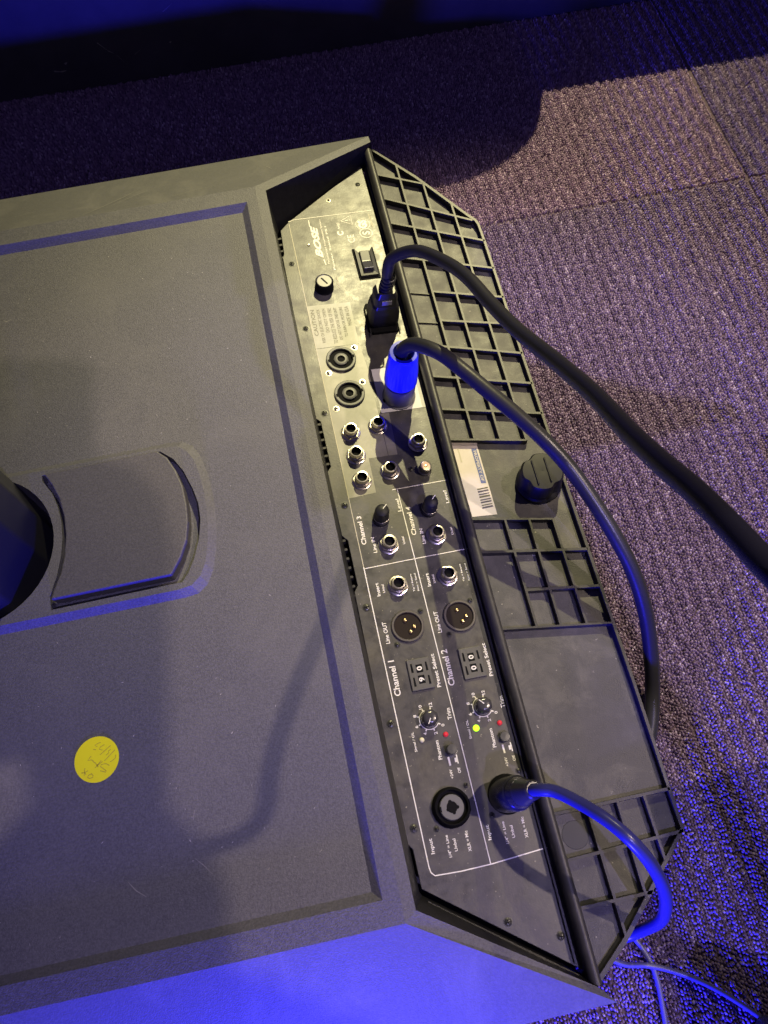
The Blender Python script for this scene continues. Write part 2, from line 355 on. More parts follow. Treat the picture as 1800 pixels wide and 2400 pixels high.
# rim band beside the recess
rz = T - .9
rimO = [(*finU, FZ), (*ridgeU, T), (*ridgeL, T), (*finL, FZ)]
rimI = [(*finUi, FZ - .8), (*recU, rz), (*recL, rz), (*finLi, FZ - .8)]
strip(rimO, rimI, 0)
strip([rimI[0], rimO[0]], [(finUi[0], finUi[1], 14), (finU[0], finU[1], 14)], 1); strip([rimO[3], rimI[3]], [(finL[0], finL[1], 14), (finLi[0], finLi[1], 14)], 1)
strip([(XL, ridgeU[1], T), (XL, ridgeL[1], T)], [(XL, ridgeU[1], 14), (XL, ridgeL[1], 14)], 1)
s_recalc = False
shell = P_('shell', sh, [M['shell'], M['side']])
bmx = bmesh.new(); bmx.from_mesh(shell.data); bmesh.ops.remove_doubles(bmx, verts=bmx.verts, dist=2e-5); bmesh.ops.recalc_face_normals(bmx, faces=bmx.faces); bmx.to_mesh(shell.data); bmx.free()
bevel(shell, .7, 2, 12)
# recess walls (dark): from the rim down to the panel
w = MB()
low = [(75.5, 522.5, 20), (-6.6, 462.5, 30), (-8.0, 458, 30), (-5.5, 300, 31), (-3.0, 150, 31), (.4, -21.8, 31), (1.5, -24.0, 30), (80.6, -80.5, 20)]
up = [(finUi[0], finUi[1], FZ - .8), (*recU, rz), (recU[0] + .1, recU[1] - 4, rz), (-7.7, 320, rz), (-5.9, 160, rz), (recL[0] - .05, recL[1] + 4, rz), (*recL, rz), (finLi[0], finLi[1], FZ - .8)]
up2 = [(x - .2, y, z - .2) for x, y, z in up]
w.band(up2, low, False)
wall = P_('recess_wall', w, M['dark'])
lw = MB(); lw.prism([(4, -27), (2.5, -30), (78, -83.5), (79.5, -80.5)], 30, lambda p: 37 - .1 * max(0, p[0]))
P_('recess_ledge', lw, M['dark'])
# vent slats along the left wall
sv = MB(); sv.prism([(-1.2, -.8), (3.0, -.8), (3.4, 0), (3.0, .8), (-1.2, .8)], 0, 5)
svm = sv.mesh('vent_slat', M['rib'])
for k in range(74):
    y = -16 + 6.4 * k; x = -3.2 - (y + 20) * .0098
    part('vent_slat', svm, base, Matrix.Translation(Vector((x, y, 28.5)) * MM))
# lift-out cover plate
cp = MB(); cp.prism(plate, Dz - 8, Dz + 2.2)
bevel(P_('cover_plate', cp, mat('smooth_cover_plastic', (.078, .075, .072), .5, var=(.12, .115, .108), vscale=800, bump=.3, bscale=1300), label='grey curved cover plate with a finger gap'), .9, 3, 40)

# ------------------------------------------------------------------ connector panel plate (tilted)
pl = MB()
edge = [(-5.0, 458.2), (-5.8, 434), (-7.4, 430.5), (-7.0, 300), (-6.6, 283.5), (-3.0, 279.8), (-2.2, 243.5), (-5.0, 240.2), (-3.8, 192), (-.6, 188), (0, 156.5), (-2.8, 152.6), (-2.0, 60), (-1.6, 3.5), (1.4, -.5), (1.9, -20.8)]
plo = edge + [(77.6, -76.0), (77.6, 30), (76.0, 170), (74.0, 300), (73.0, 421), (71.5, 521.0), (2.4, 466.4)]
plo = plo[::-1] if False else plo
area = sum(a[0] * b[1] - b[0] * a[1] for a, b in zip(plo, plo[1:] + plo[:1]))
if area < 0: plo = plo[::-1]
pl.prism(plo, lambda p: pz(p[0]) - 1.6, lambda p: pz(p[0]))
panel = P_('connector_panel', pl, M['panel'], label='dusty black metal connector panel with white print')
bevel(panel, .35, 2, 40)
chas = MB(); chas.prism([(-8, 452), (-5, -26), (76, -80), (76, 522)], 9, 12); P_('chassis_floor', chas, M['dark'])
def flat(name, poly, m, h=.12, label=None, parent=None, th=.1):
    a = sum(p[0] * q[1] - q[0] * p[1] for p, q in zip(poly, poly[1:] + poly[:1]))
    if a < 0: poly = poly[::-1]
    b = MB(); b.prism(poly, lambda p: pz(p[0]) + h - th, lambda p: pz(p[0]) + h)
    return P_(name, b, m, label=label, parent=parent)
def line(pts, w, m=None, h=.14):
    """printed line on the panel as one thin ribbon"""
    P = [Vector(p) for p in pts]; A = []; B = []
    for i, p in enumerate(P):
        t = (P[min(i + 1, len(P) - 1)] - P[max(i - 1, 0)]).normalized(); n = Vector((-t.y, t.x)) * w / 2
        A.append((p.x + n.x, p.y + n.y, pz(p.x + n.x) + h)); B.append((p.x - n.x, p.y - n.y, pz(p.x - n.x) + h))
    b = MB(); b.band(B, A, False)
    return P_('printed_line', b, m or M['print'])
lx = lambda y: 8.3 - 5.6 * max(0, (y + 14)) / 470
Lw = .62
line([(lx(y), y) for y in (464, 400, 340, 280, 220, 168)], .5, M['printdim']); line([(lx(y), y) for y in (168, 120, 60, 0, -11)] + [(8.8, -14), (10.6, -15.9), (25, -16.6), (42, -16.5), (75.6, -14.6)], Lw)
line([(2.5, 466.6), (7, 468.1), (70.6, 470.4)], .5, M['tick'])
line([(38.9, 219.6), (39.7, 170), (40.6, 110), (41.6, 40), (42.2, -16.3)], Lw * .9)
line([(35.5, 219.4), (75.0, 220.6)], .5, M['tick']); line([(6.8, 166.9), (40, 168.1), (76, 169.0)], .5, M['tick'])

# labels and tape on the panel
flat('clear_label', [(3.9, 341), (36, 341), (38.2, 317), (38, 270), (38, 245.6), (24.5, 245.6), (24.4, 219.2), (5.6, 217.8)], M['label'], .10, 'cloudy silvery label around the grey sockets')
flat('rating_label', [(3.4, 381), (36.2, 380.6), (35.8, 341.6), (4.0, 341.6)], M['label'], .10, 'faded rating label with worn brown print')
flat('clear_label', [(38.6, 279.6), (45.6, 279.6), (44.6, 245.6), (38.4, 245.6)], M['label'], .10)
flat('white_tape', [(40.2, 317.5), (40.2, 280), (72.5, 280.2), (73.0, 317.5)], M['white'], .2, 'white tape under the blue speaker plug')

# lettering
def text_mesh(txt, bold=0.0, shear=0.0):
    c = bpy.data.curves.new('lettering', 'FONT'); c.body = txt; c.size = 1; c.offset = bold; c.shear = shear; c.resolution_u = 3; c.fill_mode = 'FRONT'
    o = bpy.data.objects.new('tmp', c); C.objects.link(o); dg = bpy.context.evaluated_depsgraph_get(); me = bpy.data.meshes.new_from_object(o.evaluated_get(dg))
    C.objects.unlink(o); bpy.data.objects.remove(o); return me
def letter(txt, cx, cy, length, height, m=None, bold=.02, shear=0, mw=None, parent=None, rot=math.pi / 2, h=.16):
    me = text_mesh(txt, bold, shear); n = len(me.vertices); co = np.zeros(n * 3); me.vertices.foreach_get('co', co); co = co.reshape(-1, 3)
    lo, hi = co.min(0), co.max(0); ctr = (lo + hi) / 2; sz = hi - lo
    co = (co - ctr) * np.array([length / sz[0], height / sz[1], 0]) * MM; me.vertices.foreach_set('co', co.ravel()); me.materials.clear(); me.materials.append(m or M['print']); me.update(); me.name = 'lettering'
    return part('lettering', me, parent or base, mw or PM(cx, cy, h, rot))
pr_ = M['print']; tk = M['tick']
for a in [("Channel 3", 9.5, 193.6, 20.5, 3.2, tk), ("Channel 4", 43.1, 194.8, 20.8, 3.2, tk), ("Line IN", 15.6, 182, 11, 2.3, tk), ("Line IN", 48.2, 182.7, 11, 2.3, tk),
          ("Unbal", 35.2, 182, 5.4, 1.5, tk), ("Unbal", 68.1, 183, 5.4, 1.5, tk), ("Level", 37.2, 207.5, 9.5, 2.3, pr_), ("Level", 70.3, 208.2, 9.5, 2.3, tk),
          ("Insert", 12, 151.6, 9, 2.3, pr_), ("Unbal", 15.6, 151.6, 5.6, 1.4, tk), ("Insert", 45, 152.4, 9, 2.3, pr_), ("Unbal", 48.7, 152.4, 5.8, 1.4, tk),
          ("Tip = Return", 34.8, 152.2, 12, 1.4, pr_), ("Ring = Send", 37.6, 152.2, 12, 1.4, pr_), ("Tip = Return", 67.8, 153.4, 12, 1.4, pr_), ("Ring = Send", 71.2, 153.3, 12, 1.4, pr_),
          ("Line OUT", 11.5, 123, 14, 2.6, pr_), ("Line OUT", 44.7, 124, 14, 2.6, pr_), ("Channel 1", 10.9, 94.4, 21.8, 3.9, pr_), ("Channel 2", 44.3, 94.9, 22.6, 3.9, pr_),
          ("Preset Select", 36.5, 94.5, 20.8, 2.4, pr_), ("Preset Select", 69.4, 95.2, 20.8, 2.4, pr_), ("Trim", 38.4, 67.6, 6.8, 2.5, pr_), ("Trim", 71.6, 68.5, 7.0, 2.5, pr_),
          ("Signal / OL", 14.8, 55.6, 11.4, 1.9, pr_), ("Signal / OL", 48.1, 56.5, 11, 1.9, pr_), ("Phantom", 27.6, 48.5, 11, 2.2, pr_), ("Phantom", 60.6, 49.1, 11, 2.2, pr_),
          ("+24V", 31.9, 34.0, 5.2, 1.6, pr_), ("Off", 36.8, 35.2, 3.2, 1.7, pr_), ("+24V", 65.2, 34.4, 5.2, 1.6, pr_), ("Off", 70.0, 35.6, 3.2, 1.7, pr_),
          ("Input", 12.3, -1.1, 8, 2.7, pr_), ("Input", 45.3, -.5, 8, 2.7, pr_), ('1/4" = Line', 21.2, -2.9, 11.6, 1.7, pr_), ('1/4" = Line', 54.3, -2.4, 11.7, 1.7, pr_),
          ("Unbal", 25.1, -3, 6.6, 1.7, pr_), ("Unbal", 58.5, -2.7, 6.6, 1.7, pr_), ("XLR = Mic", 32.6, -2.5, 10.9, 1.8, pr_), ("XLR = Mic", 65.8, -1.9, 11.2, 1.8, pr_),
          ("Personalized Amplification System", 27.2, 442.7, 46, 1.7, tk), ("Power Stand PS1", 30.4, 435.5, 45, 1.5, tk), ("N433", 41.0, 457.3, 6.2, 2.3, tk),
          ("POWER", 47.0, 418, 9, 1.3, M['printdim']), ("T6.3AL 250V", 30.3, 400, 12, 1.3, M['printdim'])]:
    letter(*a[:5], m=a[5])
letter("BOSE", 21.2, 443.2, 34, 5.6, m=tk, bold=.05, shear=.38)
line([(23.7, 424.5), (24.6, 418.8)], .8, tk); line([(18.5, 466), (18.2, 459.5)], .7, tk)
letter("C", 41.2, 449.2, 4.6, 5.2, m=tk, bold=.05)
letter("CE", 48.6, 442.6, 8.2, 5.4, m=tk, bold=.0)
letter("S", 61.5, 447.0, 3.8, 6.0, m=tk, bold=.02)
letter("GS", 60.3, 456.5, 8.6, 7.4, m=tk, bold=.06)
def ring(cx, cy, r, w=.55, m=None):
    line([(cx + r * math.cos(a * math.pi / 16), cy + r * math.sin(a * math.pi / 16)) for a in range(33)], w, m or tk)
ring(61.5, 447, 4.9); ring(60.6, 456.5, 5.6, .35)
line([(43.7, 462.2), (52.5, 467.1), (52.3, 457.3), (43.7, 462.2), (45, 463)], .55, tk); letter("!", 49.4, 462.2, .9, 4.6, m=tk)
line([(66.9, 467), (67.6, 458), (68.2, 452)], .6, M['printdim']); letter("ISO 9001", 67.9, 459.5, 12, 1.6, m=M['printdim'])
line([(56.2, 452.5), (56.6, 449.0)], .35, M['printdim'])
for i, (t_, ln) in enumerate([("CAUTION", 24), ("RISK OF ELECTRIC SHOCK", 31), ("DO NOT OPEN", 22), ("TO REDUCE THE RISK OF FIRE", 33), ("DO NOT EXPOSE THIS UNIT", 30), ("TO RAIN OR MOISTURE", 28), ("MADE IN USA", 18)]):
    letter(t_, 6.6 + i * 4.3, 377.0 - ln / 2, ln, 2.3 if i % 3 else 2.9, m=M['dimtext'], bold=.0)

# ------------------------------------------------------------------ screws
def screw_mesh(r, mm, cross=True):
    b = MB(); b.lathe([(r + .55, -.1), (r + .5, .12), (r, .14), (r - .05, .35), (r * .55, .75), (r * .3, .8)], 20, mi=0)
    for a in (0, 1):
        w_, l_ = .28 * r / 2.0, r * .62
        if a: b.box(-w_, w_, -l_, l_, .3, .88, 1)
        else: b.box(-l_, l_, -w_, w_, .3, .87, 1)
    return b.mesh('screw', [mm, M['hole']], 40)
scr_dark = screw_mesh(2.1, M['screw']); scr_brt = screw_mesh(1.75, M['metal']); scr_sm = screw_mesh(1.5, M['screw'])
def put(name, me, x, y, h=.05, rot=None, parent=None, label=None):
    return part(name, me, parent or base, PM(x, y, h, random.uniform(0, 3) if rot is None else rot), label)
for x, y in [(-1.2, 423.3), (-.4, 360.7), (.8, 286.2), (1.9, 213.4), (2.8, 141.3), (3.3, 68.4), (4.4, 9.8), (64.7, 499.7), (44.1, -45.9), (70.3, -58.2)]: put('screw', scr_dark, x, y)
put('rivet', screw_mesh(1.3, M['steel']), 37.9, 485.4); 
for x, y in [(31.7, 338.4), (9.5, 318.9), (32.0, 307.9), (9.5, 288.3)]: put('screw', scr_brt, x, y, .15)
for x, y in [(16.8, 114.3), (68.2, 134.1), (50.0, 114.8), (35.6, 132.8), (38.7, 26.2), (16.9, 7.0), (49.5, 7.7), (70.9, 28.2), (51.3, 232.8)]: put('screw', scr_sm, x, y)
db = MB(); db.lathe([(1.1, 0), (1.1, .5), (.6, .9)], 12); put('rivet', db.mesh('rivet', M['metal'], 40), 14.6, 440.5)

# speaker outlets (round grey sockets with ring slot)
def socket_mesh():
    b = MB(); b.lathe([(10.9, 0), (10.9, 1.3), (10.3, 1.8), (8.9, 1.8), (8.6, 1.5), (8.5, .9)], 40, mi=0, cap=False)
    b.lathe([(8.55, .95), (8.4, .25), (5.3, .25)], 40, mi=1, cap=False); b.lathe([(5.2, .25), (5.2, 1.3), (4.9, 1.5), (2.9, 1.5), (2.8, 1.3)], 32, mi=0, cap=False)
    b.lathe([(2.85, 1.36), (2.6, .3), (.1, .3)], 24, mi=1)
    for a in (.1, math.pi + .1):
        c, s_ = math.cos(a), math.sin(a); q = [(8.0, -1.4), (9.9, -1.2), (9.9, 1.2), (8.0, 1.4)]
        b.prism([(x * c - y * s_, x * s_ + y * c) for x, y in q], 1.3, 1.86, mi=1)
    return b.mesh('speaker_socket', [M['socketring'], M['hole']], 35)
sm_ = socket_mesh()
for x, y in [(20.3, 329.2), (21.0, 299.2)]: put('speaker_socket', sm_, x, y, .12, 0)

# quarter inch jacks: nut > barrel, bore
wb = MB(); wb.lathe([(6.9, 0), (6.9, .4), (6.4, .7), (4, .7)], 32, cap=False); nut = MB(); nut.prism(circ(0, 0, 6.25, 6), .7, 3.0, circ(0, 0, 6.1, 6))
wbm = wb.mesh('washer', M['metal'], 35); nutm = nut.mesh('nut', M['metal'])
bb = MB(); bb.lathe([(5.0, 2.9), (5.0, 3.8), (4.6, 4.2), (4.5, 6.2), (4.2, 6.8), (3.4, 6.9), (3.15, 6.6), (3.1, 3.5), (.1, 3.4)], 32); bbm = bb.mesh('barrel', M['metal'], 30)
ho = MB(); ho.lathe([(3.12, 6.3), (3.05, 3.7), (.1, 3.6)], 24); hom = ho.mesh('bore', M['hole'])
def jack(x, y):
    w_ = put('jack', wbm, x, y, .05, 0)
    part('nut', nutm, w_, wm(w_) @ Matrix.Rotation(random.uniform(0, 1), 4, 'Z')); part('barrel', bbm, w_, wm(w_)); part('bore', hom, w_, wm(w_))
for x, y in [(16.0, 267.4), (16.2, 249.0), (16.5, 229.2), (35.6, 269.8), (36.8, 233.6), (25.2, 180.6), (57.4, 182.0), (25.1, 151.8), (58.1, 152.8), (60.4, 251.9)]: jack(x, y)
# phono socket
b = MB(); b.lathe([(4.6, 0), (4.6, 1.2), (4.0, 1.6), (3.9, 6.4), (3.4, 6.6), (3.0, 6.5)], 28, cap=False, mi=0); b.lathe([(3.0, 6.5), (1.2, 6.3), (1.1, 5.0)], 28, cap=False, mi=1); b.lathe([(1.1, 5.8), (.9, 6.4), (.2, 6.5)], 16, mi=2)
put('phono_socket', b.mesh('phono_socket', [M['steel'], mat('socket_insert', (.75, .5, .38), .4), M['brass']], 35), 60.4, 230.5, .05, 0)

# level knobs (tall, black)
def tall_knob():
    b = MB(); n = 36; rings = [(5.6, 0), (5.6, 2.6), (4.3, 2.9), (4.3, 4.4), (5.2, 4.6), (5.2, 5.4), (4.9, 6), (4.8, 12.5), (4.3, 14.3), (3.0, 15.2), (.3, 15.5)]
    b.lathe(rings, n); return b.mesh('level_knob', M['knob'], 35)
tkm = tall_knob(); kr = MB(); kr.lathe([(5.35, 4.5), (5.35, 5.3), (5.0, 5.4)], 36, cap=False); krm = kr.mesh('knob_ring', M['steel'], 35)
kp = MB(); kp.box(-.25, .25, .8, 4.6, 14.9, 15.5); kpm = kp.mesh('pointer', M['print'])
for x, y in [(23.6, 199.4), (56.4, 200.6)]:
    k = put('level_knob', tkm, x, y, .05, 0); part('knob_ring', krm, k, wm(k)); part('pointer', kpm, k, wm(k) @ Matrix.Rotation(-.8, 4, 'Z'))

# fuse holder
b = MB(); b.lathe([(7.3, 0), (7.3, 1.0), (6.9, 1.2), (6.9, 7.4), (6.3, 8.2), (5.8, 8.2)], 36, cap=False, mi=0); b.lathe([(5.8, 8.2), (5.4, 7.9), (.2, 7.9)], 36, mi=1); b.box(-.55, .55, -3.6, 3.6, 7.7, 8.05, 0)
put('fuse_holder', b.mesh('fuse_holder', [M['hole'], mat('fuse_cap', (.16, .155, .13), .35)], 35), 19.4, 396.6, .05, .55, label='round fuse holder with slotted cap')
# rocker switch
b = MB(); b.prism([(-8.4, -15.6), (8.4, -15.6), (8.4, 15.6), (-8.4, 15.6)], 0, .5, mi=0)
sw = put('power_switch', b.mesh('power_switch', M['hole']), 55.6, 416.0, .05, .02, label='black rocker power switch in its frame')
b = MB(); fo = [(-7.0, -13.8), (7.0, -13.8), (7.0, 14.2), (-7.0, 14.2)]; fi = [(-4.4, -9.8), (4.6, -9.8), (4.6, 10.4), (-4.4, 10.4)]
b.band([(x, y, .4) for x, y in fo], [(x * .97, y * .98, 2.4) for x, y in fo]); b.band([(x * .97, y * .98, 2.4) for x, y in fo], [(x, y, 2.0) for x, y in fi]); b.band([(x, y, 2.0) for x, y in fi], [(x, y, .6) for x, y in fi])
part('frame', b.mesh('frame', M['swtop']), sw, wm(sw))
b = MB(); b.add([(-4.0, -9.4, 1), (4.2, -9.4, 1), (4.2, 10, 1), (-4.0, 10, 1), (-3.8, -9.2, 5.6), (4.0, -9.2, 5.6), (4.0, 9.8, 4.0), (-3.8, 9.8, 4.0), (-3.8, .2, 2.6), (4.0, .2, 2.6)],
                [(4, 5, 9, 8), (8, 9, 6, 7), (0, 1, 5, 4), (2, 3, 7, 6), (1, 2, 6, 9, 5), (0, 4, 8, 7, 3)])
bevel(part('rocker', b.mesh('rocker', M['swtop']), sw, wm(sw)), .6, 3, 20)

# mains inlet
b = MB()
inl = [(-9.5, -12.5), (9.5, -12.5), (12.2, -9), (12.2, 12), (10.5, 16), (-10.5, 16), (-12.2, 12), (-12.2, -9)]
b.prism(inl, 0, 2.2, [(x * .96, y * .97) for x, y in inl]); P_('mains_inlet', b, M['hole'], PM(57.0, 360, .05))
b = MB(); b.prism([(-11.4, -14.5), (-10.6, -14.5), (-10.6, 10), (-11.4, 10)], 2.0, 2.35); b.prism([(10.8, -13), (11.9, -12), (11.9, 2), (10.8, 2)], 2.0, 2.35)
P_('inlet_edge', b, M['dark'], PM(57.0, 360, .05))

# XLR outputs
def xlr_mesh():
    b = MB(); b.lathe([(10.4, 0), (10.4, 1.0), (9.9, 1.5), (8.9, 1.5), (8.6, 1.2), (8.4, .2)], 40, mi=0, cap=False)
    return b.mesh('line_output', [mat('zinc_shell', (.13, .12, .11), .35, metal=.5)], 35)
xm = xlr_mesh(); ib = MB(); ib.lathe([(8.5, .9), (8.3, .3), (.2, .22)], 32); ibm = ib.mesh('insert', mat('socket_insert_dark', (.02, .014, .010), .25), 35)
pb = MB(); pb.lathe([(1.25, .2), (1.25, 1.1), (.8, 1.7), (.2, 1.8)], 14); pbm = pb.mesh('pin', M['brass'], 40)
for x, y in [(25.6, 124.6), (59.2, 125.3)]:
    k = put('line_output', xm, x, y, .05, 0); 
    part('insert', ibm, k, wm(k))
    for a in (math.radians(90 + 15), math.radians(-15), math.radians(-75)): part('pin', pbm, k, wm(k) @ Matrix.Translation((4.0 * math.cos(a) * MM, 4.0 * math.sin(a) * MM, 0)))

# preset thumbwheels
for (cx, cy, d0, d1) in [(26.8, 93.8, '0', '9'), (59.6, 94.8, '0', '0')]:
    b = MB(); b.prism([(-7.2, -9.8), (7.2, -9.8), (7.2, 9.8), (-7.2, 9.8)], 0, 1.6, [(-6.9, -9.5), (6.9, -9.5), (6.9, 9.5), (-6.9, 9.5)])
    k = put('preset_selector', b.mesh('preset_selector', mat('selector_plastic', (.085, .083, .075), .5, bump=.3)), cx, cy, .05, 0)
    bevel(k, .3, 2)
    for s_, dg in ((1, d0), (-1, d1)):
        b = MB(); b.box(-2.0, 2.0, s_ * 3.4 - 2.5, s_ * 3.4 + 2.5, 1.3, 1.66); part('digit_window', b.mesh('digit_window', M['hole']), k, wm(k))
        for sx in (-1, 1):
            b = MB(); b.prism([(sx * 4.6 - .7, s_ * 4.2 - 2.8), (sx * 4.6 + .7, s_ * 4.2 - 2.8), (sx * 4.6 + .5, s_ * 4.2 + 2.6), (sx * 4.6 - .5, s_ * 4.2 + 2.6)], 1.3, 1.68); part('finger_slot', b.mesh('finger_slot', M['hole']), k, wm(k))
        letter(dg, 0, 0, 2.6, 3.3, m=M['print'], bold=.03, mw=wm(k) @ Matrix.Translation((0, s_ * 3.4 * MM, 1.72 * MM)) @ Matrix.Rotation(math.pi / 2, 4, 'Z'), parent=k)

# trim knobs and scales
def trim_knob():
    b = MB(); n = 32; ringz = [(5.1, 0, .0), (5.1, 1, .0), (4.8, 6.8, .5), (4.3, 8.0, .4), (2.6, 8.6, 0), (.2, 8.5, 0)]; vs = []
    for k in range(n):
        a = 2 * math.pi * k / n
        for r, z, f in ringz: rr = r * (1 - f * .16 * (0.5 + 0.5 * math.cos(8 * a))); vs.append((rr * math.cos(a), rr * math.sin(a), z))
    m_ = len(ringz); b.add(vs, [(k * m_ + i, ((k + 1) % n) * m_ + i, ((k + 1) % n) * m_ + i + 1, k * m_ + i + 1) for k in range(n) for i in range(m_ - 1)])
    return b.mesh('trim_knob', mat('trim_knob_plastic', (.09, .088, .09), .2, metal=.4), 50)
tkn = trim_knob(); pm_ = MB(); pm_.box(-.25, .25, .6, 4.2, 8.2, 8.75); pmm = pm_.mesh('pointer', M['print'])
for cx, cy, ang in [(26.1, 66.6, 2.6), (59.2, 67.8, .75)]:
    k = put('trim_knob', tkn, cx, cy + .0, .05, 0); part('pointer', pmm, k, wm(k) @ Matrix.Rotation(ang, 4, 'Z'))
    A0, A1 = math.radians(-33), math.radians(-327)
    line([(cx + 5.8 * math.cos(A0 + (A1 - A0) * i / 28), cy + 5.8 * math.sin(A0 + (A1 - A0) * i / 28)) for i in range(22)], .5)
    for i in range(7):
        a = math.radians(-33 - i * 42.5); c_, s_ = math.cos(a), math.sin(a)
        line([(cx + 5.8 * c_, cy + 5.8 * s_), (cx + 7.1 * c_, cy + 7.1 * s_)], .75)
        letter(str(2 * i), cx + 8.7 * c_, cy + 8.7 * s_, 1.5 if i < 5 else 2.6, 1.9)
# signal lights, phantom lights and buttons
def led(x, y, m, r, name='indicator_light', label=None):
    b = MB(); b.lathe([(r, 0), (r, .6), (r * .8, 1.2), (r * .3, 1.5)], 20); put(name, b.mesh(name, m, 60), x, y, .05, 0, label=label)
led(19.2, 55.8, M['cream'], 1.5, label='unlit cream indicator'); led(52.4, 56.4, M['green'], 1.9, label='lit green indicator'); led(33.8, 56.3, M['redled'], 1.5, label='red indicator'); led(67.0, 56.7, M['redled'], 1.5, label='red indicator')
b = MB(); b.lathe([(3.9, 0), (3.9, .3), (3.3, .4)], 28, cap=False); b.lathe([(3.1, .2), (3.1, 5.6), (2.8, 6.1), (.2, 6.2)], 28); pbt = b.mesh('phantom_button', mat('button_plastic', (.07, .07, .065), .3), 35)
put('phantom_button', pbt, 34.6, 47.0, .05, 0); put('phantom_button', pbt, 67.4, 48.2, -2.6, 0)
for ox, oy in ((0, 0), (33.1, .7)):
    line([(32.3 + ox, 43.6 + oy), (32.4 + ox, 38.6 + oy)], 1.1); line([(37.2 + ox, 44.0 + oy), (37.2 + ox, 38.9 + oy)], .7); line([(36.4 + ox, 42.4 + oy), (36.4 + ox, 39.9 + oy)], 1.6)

# combo inputs
def combo_mesh():
    b = MB(); b.lathe([(12.6, 0), (12.6, 1.2), (12.0, 1.8), (11.3, 4.4), (10.8, 4.8), (10.3, 4.6), (10.1, 1.5), (7.9, 1.4)], 44, mi=0, cap=False)
    b.lathe([(7.95, 1.2), (7.9, 3.5), (7.5, 3.8), (3.6, 3.8), (3.4, 3.5), (3.3, .4), (.2, .4)], 40, mi=1)
    b.lathe([(3.5, 3.86), (.1, 3.86)], 28, mi=2)
    for a in (100, -10, -80, 200):
        a = math.radians(a); b.lathe([(1.15, 3.88), (.1, 3.88)], 14, 3.5 * math.cos(a) if a < 3 else 3.0 * math.cos(a), 3.5 * math.sin(a) if a < 3 else 3.0 * math.sin(a), mi=2)
    b.prism([(-8.2, -1.8), (-6.9, -1.8), (-6.9, 1.6), (-8.2, 1.6)], 3.0, 3.9, mi=2)
    return b.mesh('combo_input', [M['hole'], M['socketring'], M['hole']], 35)
cm = combo_mesh()
for v_ in cm.vertices: v_.co.x *= .88; v_.co.y *= .88
for x, y in [(27.4, 16.4), (60.6, 17.2)]: put('combo_input', cm, x, y, .05, 0)

# ------------------------------------------------------------------ front rail
rl = MB(); prof = [(0, 12), (0, 33.5), (.7, 36.2), (2.2, 37.7), (4.2, 38.0), (5.6, 37.4), (6.4, 35.9), (6.6, 33.5), (6.7, 20)]
pth = [(75.2, 528), (75.2, 420), (75.4, 300), (75.6, 160), (76.4, 20), (77.2, -82)]
vs = [(x + px_, y, z_ if y < 520 else z_ - 1.5) for x, y in pth for px_, z_ in prof]; n = len(prof)
rl.add(vs, [(i * n + k, (i + 1) * n + k, (i + 1) * n + k + 1, i * n + k + 1) for i in range(len(pth) - 1) for k in range(n - 1)]); rl.add([vs[k] for k in range(n)], [tuple(range(n))]); rl.add(vs[-n:], [tuple(range(n - 1, -1, -1))])
P_('front_rail', rl, M['rib'], smooth=40, label='rounded black rail between panel and ribbed tray')
gl = MB(); gl.box(73.6, 74.7, -72, 515, 20, 28.5); P_('gasket', gl, M['dark'])

# ------------------------------------------------------------------ ribbed tray
CZ, RZ = 25.2, 30.0
out = [(82.0, -84.0), (104.8, -66.2), (152.4, -20.6), (152.6, 60), (151.6, 200), (151.2, 330), (151.2, 415), (150.8, 434), (149.4, 439), (146.0, 443.5), (112.9, 495.4), (82.0, 536.0)]
inn = [(82.5, -80.5), (103.6, -64.0), (150.6, -19.8), (150.8, 60), (149.8, 200), (149.4, 330), (149.4, 415), (149.0, 433), (147.8, 437.6), (144.8, 441.4), (111.6, 493.4), (82.5, 532.6)]
tr = MB(); tr.fill(out, [], CZ); tr.prism(out, 10, CZ - .2)
P_('tray_floor', tr, M['tray'], label='scuffed black tray floor')
def brd(p, q, w=1.7, top=RZ, z0=CZ - .5):
    P = Vector(p); Q = Vector(q); t = (Q - P).normalized(); n_ = Vector((-t.y, t.x)); b = MB()
    lo = [P - n_ * (w * .5 + .3), Q - n_ * (w * .5 + .3), Q + n_ * (w * .5 + .3), P + n_ * (w * .5 + .3)]; hi = [P - n_ * w / 2, Q - n_ * w / 2, Q + n_ * w / 2, P + n_ * w / 2]
    b.prism([tuple(v) for v in lo], z0, top, [tuple(v) for v in hi]); return P_('rib', b, M['rib'])
tw = MB(); n = len(out); tw.band([(x, y, 10) for x, y in out], [(x, y, RZ) for x, y in out]); tw.band([(x, y, RZ) for x, y in out], [(x, y, RZ) for x, y in inn]); tw.band([(x, y, RZ) for x, y in inn], [(x, y, CZ - 1) for x, y in inn])
bevel(P_('tray_wall', tw, M['rib']), .3, 2, 50)
xr, x1, x2, x3, xe = 82.0, 99.4, 116.8, 134.0, 150.6
def rt(yl, yr): return lambda x: yl + (yr - yl) * (x - xr) / (xe - xr)
rows = [rt(504.5, 462), rt(477.7, 436), rt(451, 416), rt(415, 388), rt(382.5, 359.5), rt(354.1, 334), rt(330.5, 307.3), rt(302.5, 280.8), rt(274.3, 255.4), rt(249.1, 233.2)]
